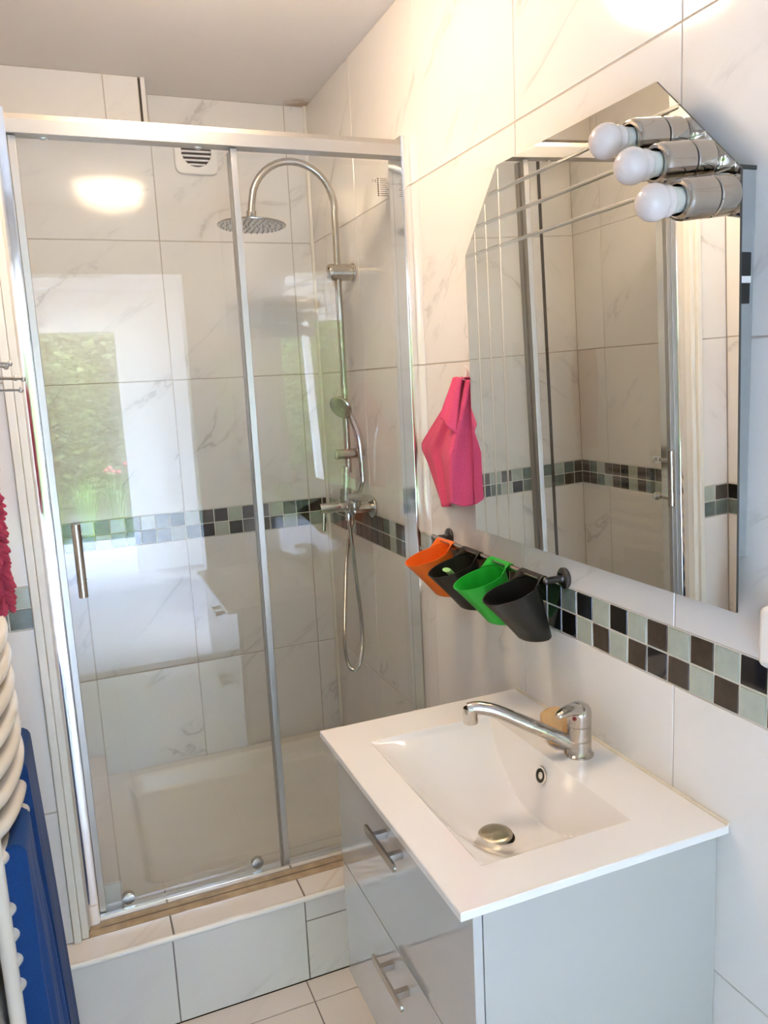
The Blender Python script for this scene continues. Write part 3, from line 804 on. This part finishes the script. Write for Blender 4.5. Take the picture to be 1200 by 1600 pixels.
spot(-1.904, .737, 'middle one of the three chrome spotlights with unlit bulbs on the mirror')
spot(-1.944, .684, 'lowest and nearest of the three chrome spotlights on the mirror, unlit bulb')

# ------------------------------------------------------------------ wall rail with cups
RX, RZ = -.045, .0665
t = thing('wall_rail', 'grey metal rail with two round wall flanges below the mirror', 'rail', (0, -1.25, .06))
b = NB(); tube(b, [(RX, -.995, RZ+.004), (RX, -1.503, RZ)], .0058, 16); obj('bar', b, 'steel', t)
for y in (-1.503, -1.002):
    b = NB(); lathe(b, (-.0005, y, RZ), (-1, 0, 0), [(0, .021), (.004, .021), (.007, .018), (.009, .008), (.012, .0068)], 32); tube(b, smooth_path([(-.010, y, RZ), (-.03, y, RZ), (RX-.002, y, RZ)], 4), .0068, 14); ball(b, (RX, y, RZ), .0074)
    for dz in (.012, -.012): ball(b, (-.0065, y, RZ+dz), .0035, (.5, 1, 1), u=10, v=6)
    obj('wall_flange', b, 'dark_metal', t)

def cup(y, mat, lb, sc=1.):
    t = thing('hanging_cup', lb, 'cup', (-.042, y, -.062), group='plastic cups hanging on the rail')
    b = NB(); n = 48
    Cb = Vector((-.0425, y, -.061)); Ct = Vector((-.0975, y, .043))
    def ring(q, off):
        # q 0 bottom .. 1 rim; slanted rim, rounder base
        c = Cb.lerp(Ct, q); rx = (.0335+.0245*q)-off; ry = (.0345+.0145*q)-off; sl = .30*q
        out = []
        for k in range(n):
            a = 2*PI*k/n; dx = rx*math.cos(a); dy = ry*math.sin(a)
            out.append(b.verts.new((c.x+dx, c.y+dy, c.z+dx*sl)))
        return out
    outer = [ring(q, 0) for q in (0.0, .03, .2, .4, .6, .8, 1.0)]
    for k, v in enumerate(outer[0]): v.co = Cb+(v.co-Cb)*.93
    inner = [ring(q, .0016) for q in (1.0, .8, .6, .4, .2, .03)]
    for v in inner[-1]: v.co.z += .002
    R = outer+inner
    for A_, B_ in zip(R, R[1:]):
        for k in range(n): b.faces.new((A_[k], A_[(k+1) % n], B_[(k+1) % n], B_[k]))
    b.faces.new(outer[0][::-1]); b.faces.new(inner[-1])
    obj('cup', b, mat, t, angle=50)
    # hook plate rising from the rim and curling over the bar
    b = NB()
    def P(u, v):
        w = .043+(.040-.043)*v
        yy = y+(u*2-1)*(w if v > .0 else .046)
        if v < .35:
            s = v/.35; e = 1-(u*2-1)**2
            # follow the rim at the wall side
            rimx = -.0975+.0575*math.sqrt(max(0, 1-((u*2-1)*.9)**2)); rimz = .043+(rimx+.0975)*.30
            x = rimx+(-.050-rimx)*s; z = rimz+(.0755-rimz)*s
        else:
            s = (v-.35)/.65; a = PI*(.85-1.35*s); r = .0085
            x = RX+r*math.cos(a); z = RZ+r*math.sin(a)
            if s == 0: pass
        return Vector((x, yy, z))
    V = grid(b, P, 15, 14)
    KEEP.add(id(b))
    o = obj('hook_plate', b, mat, t)
    md = o.modifiers.new('thickness', 'SOLIDIFY'); md.thickness = .0016; md.offset = 0
    return t
cup(-1.075, 'cup_orange', 'orange plastic cup hanging at the far end of the wall rail')
cup(-1.205, 'cup_black', 'black plastic cup hanging between the orange and green cups')
cup(-1.332, 'cup_green', 'green plastic cup hanging on the wall rail')
cup(-1.458, 'cup_black', 'largest-looking black plastic cup, last on the wall rail beside its right flange')

b = NB(); tube(b, smooth_path([(-.055, -1.195, -.050), (-.085, -1.215, .0), (-.122, -1.238, .040), (-.132, -1.244, .047)], 5), lambda q: .0035+.0015*q, 12, sx=2.2)
solo('green_brush', b, 'pale_green', 'small pale green stick leaning inside the black cup beside the green one', 'stick', (-.055, -1.195, -.055))

# ------------------------------------------------------------------ pink cloth
def pick(tab, v):
    for (a, p), (c, q) in zip(tab, tab[1:]):
        if v <= c:
            s = (v-a)/(c-a); return tuple(x+(y-x)*s for x, y in zip(p, q))
    return tab[-1][1]
b = NB()
Lb = [(0, (-1.112, .458)), (.12, (-1.075, .435)), (.55, (-.880, .300)), (.62, (-.878, .282)), (.72, (-.912, .250)), (1, (-.985, .150))]
Rb = [(0, (-1.158, .456)), (.3, (-1.166, .39)), (1, (-1.172, .186))]
def P(u, v):
    l = pick(Lb, v); w = .18+.82*min(1, v/.6); xc = -.013-.060*w; zc = .458-.278*v
    if u < .75:
        q = u/.75; y = l[0]+(-1.160-l[0])*q; z = l[1]+(zc-l[1])*q-.010*math.sin(PI*q)*v
        x = -.012+(xc+.012)*q**1.35
        x += (.0085*math.sin(q*11+1.6*v+.4)*(.3+v)+.003*math.sin(q*23+4*v)+.004*math.sin(9*v+5*q)*v)*math.sin(PI*q)
    else:
        q = (u-.75)/.25; x = xc+(-.008-xc)*q; y = -1.160-.016*q**.6-.004*math.sin(2*PI*q+3*v); z = zc-.010*math.sin(PI*q)*v
    return Vector((min(x, -.004), y, z))
grid(b, P, 60, 44)
def P2(u, v):
    y = -1.122-.038*u-.006*v*u; z = .462-.088*v-.035*u*v+.004*math.sin(PI*u)
    x = -.034-.026*v-.005*math.sin(PI*(.1+.9*u))-.012*v*(1-u)-.003*math.sin(9*u+2*v)
    return Vector((x, y, z))
grid(b, P2, 16, 18)
def P3(u, v):
    a = PI*v; return Vector((-.020-.017*math.cos(a), -1.120-.040*u, .4575+.006*math.sin(a)))
grid(b, P3, 10, 10)
def P4(u, v):
    y = -1.10-.070*u-.006*v; z = .40-.235*v+.012*math.sin(5*u); x = -.008-.006*math.sin(u*7+v)
    return Vector((x, y, z))
grid(b, P4, 14, 16)
KEEP.add(id(b))

bmesh.ops.translate(b, verts=b.verts, vec=-Vector((-.02, -1.1, .15)))
pk = obj('pink_cloth', b, 'pink', None); pk.location = (-.02, -1.1, .15)
tag(pk, 'pink microfibre cloth hanging from a small wall hook left of the mirror', 'cloth')
md = pk.modifiers.new('thickness', 'SOLIDIFY'); md.thickness = .003; md.offset = 0
b = NB(); tube(b, smooth_path([(-.001, -1.120, .475), (-.003, -1.120, .486), (-.006, -1.123, .489), (-.003, -1.128, .482), (-.006, -1.126, .468), (-.014, -1.125, .462), (-.018, -1.125, .468)], 5), .0016, 8)
lathe(b, (-.0003, -1.124, .474), (-1, 0, 0), [(0, .009), (.0015, .009), (.002, .007)], 16)
solo('wall_hook', b, 'plastic_white', 'small white stick-on hook above the pink cloth', 'hook', (-.001, -1.124, .465))

# ------------------------------------------------------------------ washbasin + cabinet
ZS = -.2308
BX0, BX1, BY0, BY1 = -.4635, -.003, -1.929, -1.314
t = thing('washbasin', 'white ceramic washbasin with rectangular bowl set on the vanity cabinet', 'washbasin', (-.23, -1.62, -.245))
bx0, bx1, by0, by1 = -.391, -.124, -1.852, -1.406
def depth(x, y):
    if not (bx0 < x < bx1 and by0 < y < by1): return 0
    v = (y-(by0+by1)/2)/((by1-by0)/2); D = .108*(1-abs(v)**2.0)
    a = (x-bx0)/(bx1-bx0)
    g = min(1, a/.60); g = 1-(1-g)**1.9
    fl = D*g+.004
    back = (bx1-x)/.034*.125     # steep wall-side face
    edge = min(1, (min(x-bx0, y-by0, by1-y))/.006)
    return min(fl, back)*max(.0, edge)
b = NB()
def lin(a, c, n): return [a+(c-a)*k/n for k in range(n)]
xs_ = lin(BX0, bx0, 5)+lin(bx0, bx0+.02, 6)+lin(bx0+.02, bx1-.04, 44)+lin(bx1-.04, bx1, 20)+lin(bx1, BX1, 6)+[BX1]
ys_ = lin(BY0, by0, 5)+lin(by0, by0+.015, 6)+lin(by0+.015, by1-.015, 84)+lin(by1-.015, by1, 6)+lin(by1, BY1, 5)+[BY1]
V = [[b.verts.new((x, y, ZS-depth(x, y))) for x in xs_] for y in ys_]
for j in range(len(ys_)-1):
    for i in range(len(xs_)-1): b.faces.new((V[j][i], V[j][i+1], V[j+1][i+1], V[j+1][i]))
ring = V[0]+[r[-1] for r in V[1:]]+V[-1][-2::-1]+[V[j][0] for j in range(len(V)-2, 0, -1)]
def drop(ring, ins, z):
    out = []
    for p in ring:
        x = min(max(p.co.x, BX0+ins), BX1-ins); y = min(max(p.co.y, BY0+ins), BY1-ins)
        out.append(b.verts.new((x, y, z)))
    return out
for p in ring: pass
lo = drop(ring, -.0015, ZS-.0015); lo2 = drop(ring, -.0015, ZS-.0125); lo3 = drop(ring, 0, ZS-.014)
# widen the skirt a touch
def push(r_, e):
    for p in r_:
        if abs(p.co.x-BX0) < 2e-3: p.co.x = BX0-e
        if abs(p.co.y-BY0) < 2e-3: p.co.y = BY0-e
        if abs(p.co.y-BY1) < 2e-3: p.co.y = BY1+e
push(lo, .0012); push(lo2, .0012)
for A_, B_ in ((ring, lo), (lo, lo2), (lo2, lo3)):
    for i in range(len(A_)):
        j = (i+1) % len(A_); b.faces.new((A_[i], A_[j], B_[j], B_[i]))
bas = obj('basin', b, 'ceramic', t, angle=38)
# drain and overflow
DZ = ZS-depth(-.252, -1.648)
b = NB(); lathe(b, (-.252, -1.648, DZ-.004), (0, 0, 1), [(0, .033), (.006, .034), (.0065, .030), (.0065, 0)], 40); obj('drain_recess', b, 'black_rubber', t)
b = NB(); lathe(b, (-.252, -1.648, DZ+.0015), (-.02, 0, 1), [(.002, .026), (.004, .0302), (.0065, .0306), (.0085, .029), (.010, .022), (.0105, 0)], 40); obj('drain_plug', b, 'drain', t)
OV = Vector((-.1335, -1.614, -.2665)); nrm = Vector((-.96, 0, .27)).normalized()
b = NB(); lathe(b, OV, nrm, [(-.004, .0175), (.0025, .0175), (.003, .0160), (.003, .0130), (-.003, .0125)], 32, cap1=False); lathe(b, OV, nrm, [(-.003, .0065), (.002, .0065), (.0025, 0)], 16); obj('overflow_ring', b, 'chrome', t)
b = NB(); lathe(b, OV, nrm, [(-.006, .0160), (.0013, .0160), (.0013, 0)], 24); obj('overflow_hole', b, 'black_rubber', t)
b = NB(); tube(b, [(-.0025, BY0, ZS+.0005), (-.0025, BY1, ZS+.0005)], .0034, 8); struct('trim_12', b, 'caulk', True)

# tap
t = thing('basin_tap', 'chrome mixer tap with long low spout at the back of the washbasin', 'tap', (-.064, -1.634, ZS))
TX, TY = -.064, -1.634
b = NB(); lathe(b, (TX, TY, ZS), (0, 0, 1), [(0, .0265), (.003, .0265), (.005, .0235), (.012, .0222), (.030, .0222), (.0305, .0214), (.032, .0214), (.0325, .0222), (.058, .0222), (.0585, .0214), (.060, .0214), (.0605, .0224), (.070, .0226)], 36); obj('body', b, 'chrome_worn', t)
b = NB(); lathe(b, (TX, TY, ZS+.0695), (0, 0, 1), [(0, .0226), (.012, .0228), (.019, .0218), (.025, .0185), (.029, .012), (.0305, .005), (.031, 0)], 36)
tube(b, smooth_path([(TX-.002, TY-.001, ZS+.086), (TX-.020, TY-.008, ZS+.0935), (TX-.040, TY-.014, ZS+.0955), (TX-.054, TY-.019, ZS+.0945), (TX-.060, TY-.021, ZS+.092)], 6), lambda q: .0125-.0085*q, 14, sx=1.5)
hdl = obj('handle', b, 'chrome_worn', t)
b = NB(); ball(b, (TX-.0185, TY-.0125, ZS+.078), .0042, (1, 1, 1)); obj('temperature_dot', b, 'red_dot', hdl, label='dark red dot')
b = NB()
sp_ = smooth_path([(TX-.012, TY+.006, ZS+.020), (-.108, -1.617, ZS+.040), (-.160, -1.595, ZS+.068), (-.200, -1.578, ZS+.089), (-.222, -1.569, ZS+.0965), (-.238, -1.5625, ZS+.099), (-.2515, -1.557, ZS+.097)], 8)
tube(b, sp_, lambda q: .0130-.0012*q, 20, sx=1.05)
obj('spout', b, 'chrome_worn', t)
b = NB(); cyl(b, (-.2475, -1.559, ZS+.100), (-.2475, -1.559, ZS+.0705), .0135, 24, bev=.0015); obj('aerator', b, 'chrome', t)

# soap
b = NB(); R = bmesh.ops.create_icosphere(b, subdivisions=4, radius=1)
from mathutils import noise as mn
for v in b.verts:
    p = v.co.copy(); q = Vector([math.copysign(abs(c)**.7, c) for c in p]); k = 1+.14*mn.noise(p*1.8)
    v.co = Vector((q.x*.027*k, q.y*.036*k, q.z*.020*k))
bmesh.ops.rotate(b, verts=b.verts, cent=(0, 0, 0), matrix=Matrix.Rotation(math.radians(38), 3, 'X') @ Matrix.Rotation(math.radians(-20), 3, 'Y'))
zmin = min(v.co.z for v in b.verts)
bmesh.ops.translate(b, verts=b.verts, vec=Vector((-.072, -1.574, ZS-zmin+.0002)))
solo('soap_bar', b, 'soap', 'worn tan soap bar on the washbasin behind the tap spout', 'soap', (-.077, -1.585, ZS))

# cabinet
CY0, CY1, CX0 = -1.905, -1.3155, -.418
t = thing('vanity_cabinet', 'white gloss two-drawer vanity cabinet hung on the tiled wall under the washbasin', 'cabinet', (-.21, -1.62, -.79))
b = NB()
box(b, CX0, -.001, CY0, CY0+.016, -.79, -.2455, 0, .0008); box(b, CX0, -.001, CY1-.016, CY1, -.79, -.2455, 0, .0008)
box(b, CX0, -.001, CY0+.016, CY1-.016, -.79, -.774, 0); box(b, -.012, -.001, CY0+.016, CY1-.016, -.774, -.36, 0)
obj('carcass', b, 'lacquer', t)
b = NB(); box(b, CX0+.001, CX0+.004, CY0+.016, CY1-.016, -.776, -.345, 0); obj('drawer_shadow_gap', b, 'black_rubber', t)
for (z0, z1, hz) in ((-.5235, -.2475, -.314), (-.79, -.5265, -.572)):
    b = NB(); box(b, -.434, -.4195, CY0, CY1, z0, z1, 0, .001)
    dr = obj('drawer', b, 'lacquer_gloss', t)
    b = NB(); y0, y1 = -1.690, -1.552
    # blade bar with rounded ends
    pr = []
    for k in range(9): a = PI/2+PI*k/8; pr.append((y0+.007+.007*math.cos(a), hz+.0075*math.sin(a)))
    for k in range(9): a = -PI/2+PI*k/8; pr.append((y1-.007+.007*math.cos(a), hz+.0085*math.sin(a)))
    prism(b, pr, lambda a, c, d: (d, a, c), -.4635, -.459)
    for yy in (-1.655, -1.587): box(b, -.459, -.434, yy-.006, yy+.006, hz-.006, hz+.006, 0, .0006)
    obj('handle', b, 'steel', dr)

# white fitting at the right edge
t = thing('wall_fitting', 'white rounded fitting on the right wall cut off by the photo edge', 'wall fitting', (0, -2.06, .055))
b = NB(); box(b, -.036, -.0005, -2.10, -2.000, .055, .142, 0, .011, 4); obj('housing', b, 'plastic_white', t)
b = NB(); box(b, -.0395, -.036, -2.09, -2.03, .068, .130, 0, .0015); obj('cover', b, 'plastic_white', t)

# ------------------------------------------------------------------ left side: radiator, towels, rods, mat
t = thing('towel_radiator', 'cream heated towel rail with bowed tubes on the left wall', 'radiator', (XL+.03, -1.19, -.96))
for y in (-1.0, -1.362):
    b = NB(); cyl(b, (-1.070, y, -.96), (-1.070, y, .055), .0135, 20, bev=.003); obj('collector', b, 'radiator', t)
for k in range(17):
    z = .030-.0495*k if k < 6 else .030-.0495*5-.0495*(k-5)
    if k in (8, 13): continue
    b = NB()
    pts = [(-1.070+(.034*math.sin(PI*q/14)**.6 if 0 < q < 14 else 0), -1.0-.362*q/14, z) for q in range(15)]
    tube(b, pts, .0155, 16); obj('tube', b, 'radiator', t)
for y, z in ((-1.0, -.06), (-1.362, -.06), (-1.0, -.9), (-1.362, -.9)):
    b = NB(); cyl(b, (-1.0925, y, z), (-1.075, y, z), .009, 14); obj('wall_bracket', b, 'radiator', t)

def towel(name, label, mat, y0, y1, xt, zt, zb, xb, wav, seed, hem=.0):
    rg = random.Random(seed); b = NB(); KEEP.add(id(b))
    ph = rg.random()*6
    def P(u, v):
        y = y0+(y1-y0)*u
        L1 = .44
        if v < L1: s = 1-v/L1; x = xt-.019; z = zt-(zt-zb)*s; sg = -1
        elif v > 1-L1: s = (v-1+L1)/L1; x = xt+.018+(xb-xt-.018)*s; z = zt-(zt-zb)*s; sg = 1
        else:
            q = (v-L1)/(1-2*L1); s = 0; a = PI*(1-q); x = xt-.0005+.0185*math.cos(a); z = zt+.0185*math.sin(a); sg = 1
        if sg > 0: x += wav*(math.sin(u*13+ph+1.5*s)+.4*math.sin(u*29+ph*2))*min(1, s*3)
        y += (-.010 if sg > 0 else 0)*u*s*wav*100
        z -= hem*u*s
        return Vector((x, y, z))
    V = grid(b, P, 46, 61)
    for e in (0, -1):
        for k in range(30):
            if k < 29: b.faces.new((V[k][e], V[k+1][e], V[59-k][e], V[60-k][e]) if e == 0 else (V[60-k][e], V[59-k][e], V[k+1][e], V[k][e]))
    og = Vector((xt, (y0+y1)/2, zb)); bmesh.ops.translate(b, verts=b.verts, vec=-og)
    o = obj(name, b, mat, None); o.location = og
    md = o.modifiers.new('thickness', 'SOLIDIFY'); md.thickness = .005; md.offset = 0
    return o
o = towel('blue_towel', '', 'blue', -1.03, -1.195, -1.036, -.236, -1.0, -.995, .002, 2)
tag(o, 'smooth royal blue towel hanging on the far end of the heated towel rail', 'towel', 'blue towels on the towel rail')
o = towel('blue_towel', '', 'blue_light', -1.215, -1.352, -1.040, -.320, -1.0, -1.000, .006, 5)
tag(o, 'folded blue towel with wavy creases, nearer of the two on the towel rail', 'towel', 'blue towels on the towel rail')

# fan of thin rods with ball ends
t = thing('towel_rod_rack', 'wall rack of thin chrome rods with ball tips at the left edge', 'towel rack', (-1.09, -1.92, .49))
b = NB(); box(b, -1.0925, -1.075, -1.95, -1.89, .44, .56, 0, .003); cyl(b, (-1.066, -1.92, .45), (-1.066, -1.92, .55), .006, 12); obj('wall_plate', b, 'chrome', t)
for (x, y, z) in ((-.9435, -1.5, .517), (-.9490, -1.5, .5125), (-.9383, -1.5, .4960), (-.9282, -1.5, .4946), (-.9334, -1.5, .4790)):
    b = NB(); tube(b, [(-1.066, -1.92, z-.002), (x, y, z)], .0019, 10); ball(b, (x, y, z), .0042); obj('rod', b, 'chrome', t)

# raspberry chenille mat hanging from the rods
b = NB(); rg = random.Random(4)
LZ = .50
mx0, mx1, my = -1.075, -.996, -1.40
def P(u, v): return Vector((mx0+(mx1-mx0)*u, my+.012*math.sin(5*v+u*3)-.0, LZ-.36*v))
V = grid(b, P, 10, 24)
def P_(u, v): return Vector((mx0+(mx1-mx0)*u, my-.022+.012*math.sin(5*v+u*3), LZ-.36*v))
V2 = grid(b, P_, 10, 24)
for j in range(23):
    b.faces.new((V[j][-1], V2[j][-1], V2[j+1][-1], V[j+1][-1])); b.faces.new((V[j][0], V[j+1][0], V2[j+1][0], V2[j][0]))
b.faces.new([v for v in V[0]]+[v for v in V2[0][::-1]]); b.faces.new([v for v in V[-1]]+[v for v in V2[-1][::-1]])
def tuft(p, d, L, r):
    lathe(b, p, d, [(0, r*.7), (L*.3, r), (L*.75, r*.9), (L*.95, r*.5), (L, 0)], 7)
for k in range(620):
    v = rg.random(); face = rg.random()
    if face < .45: u = 1.0; p = P(1, v)+Vector((0, rg.uniform(-.022, 0), 0)); d = Vector((1, rg.uniform(-.8, .3), rg.uniform(-1.5, -.4)))
    else: u = rg.random(); p = P_(u, v); d = Vector((rg.uniform(-.2, .6), -1, rg.uniform(-1.8, -.5)))
    tuft(p, d, rg.uniform(.014, .021), rg.uniform(.0035, .005))
for k in range(40):
    tuft(Vector((rg.uniform(mx0, mx1), my-rg.uniform(0, .022), .145)), Vector((rg.uniform(-.3, .3), rg.uniform(-.3, .3), -1)), .02, .0045)
solo('chenille_mat', b, 'red', 'raspberry red shaggy chenille mat hanging at the left edge', 'bath mat', (-1.03, -1.41, .08))
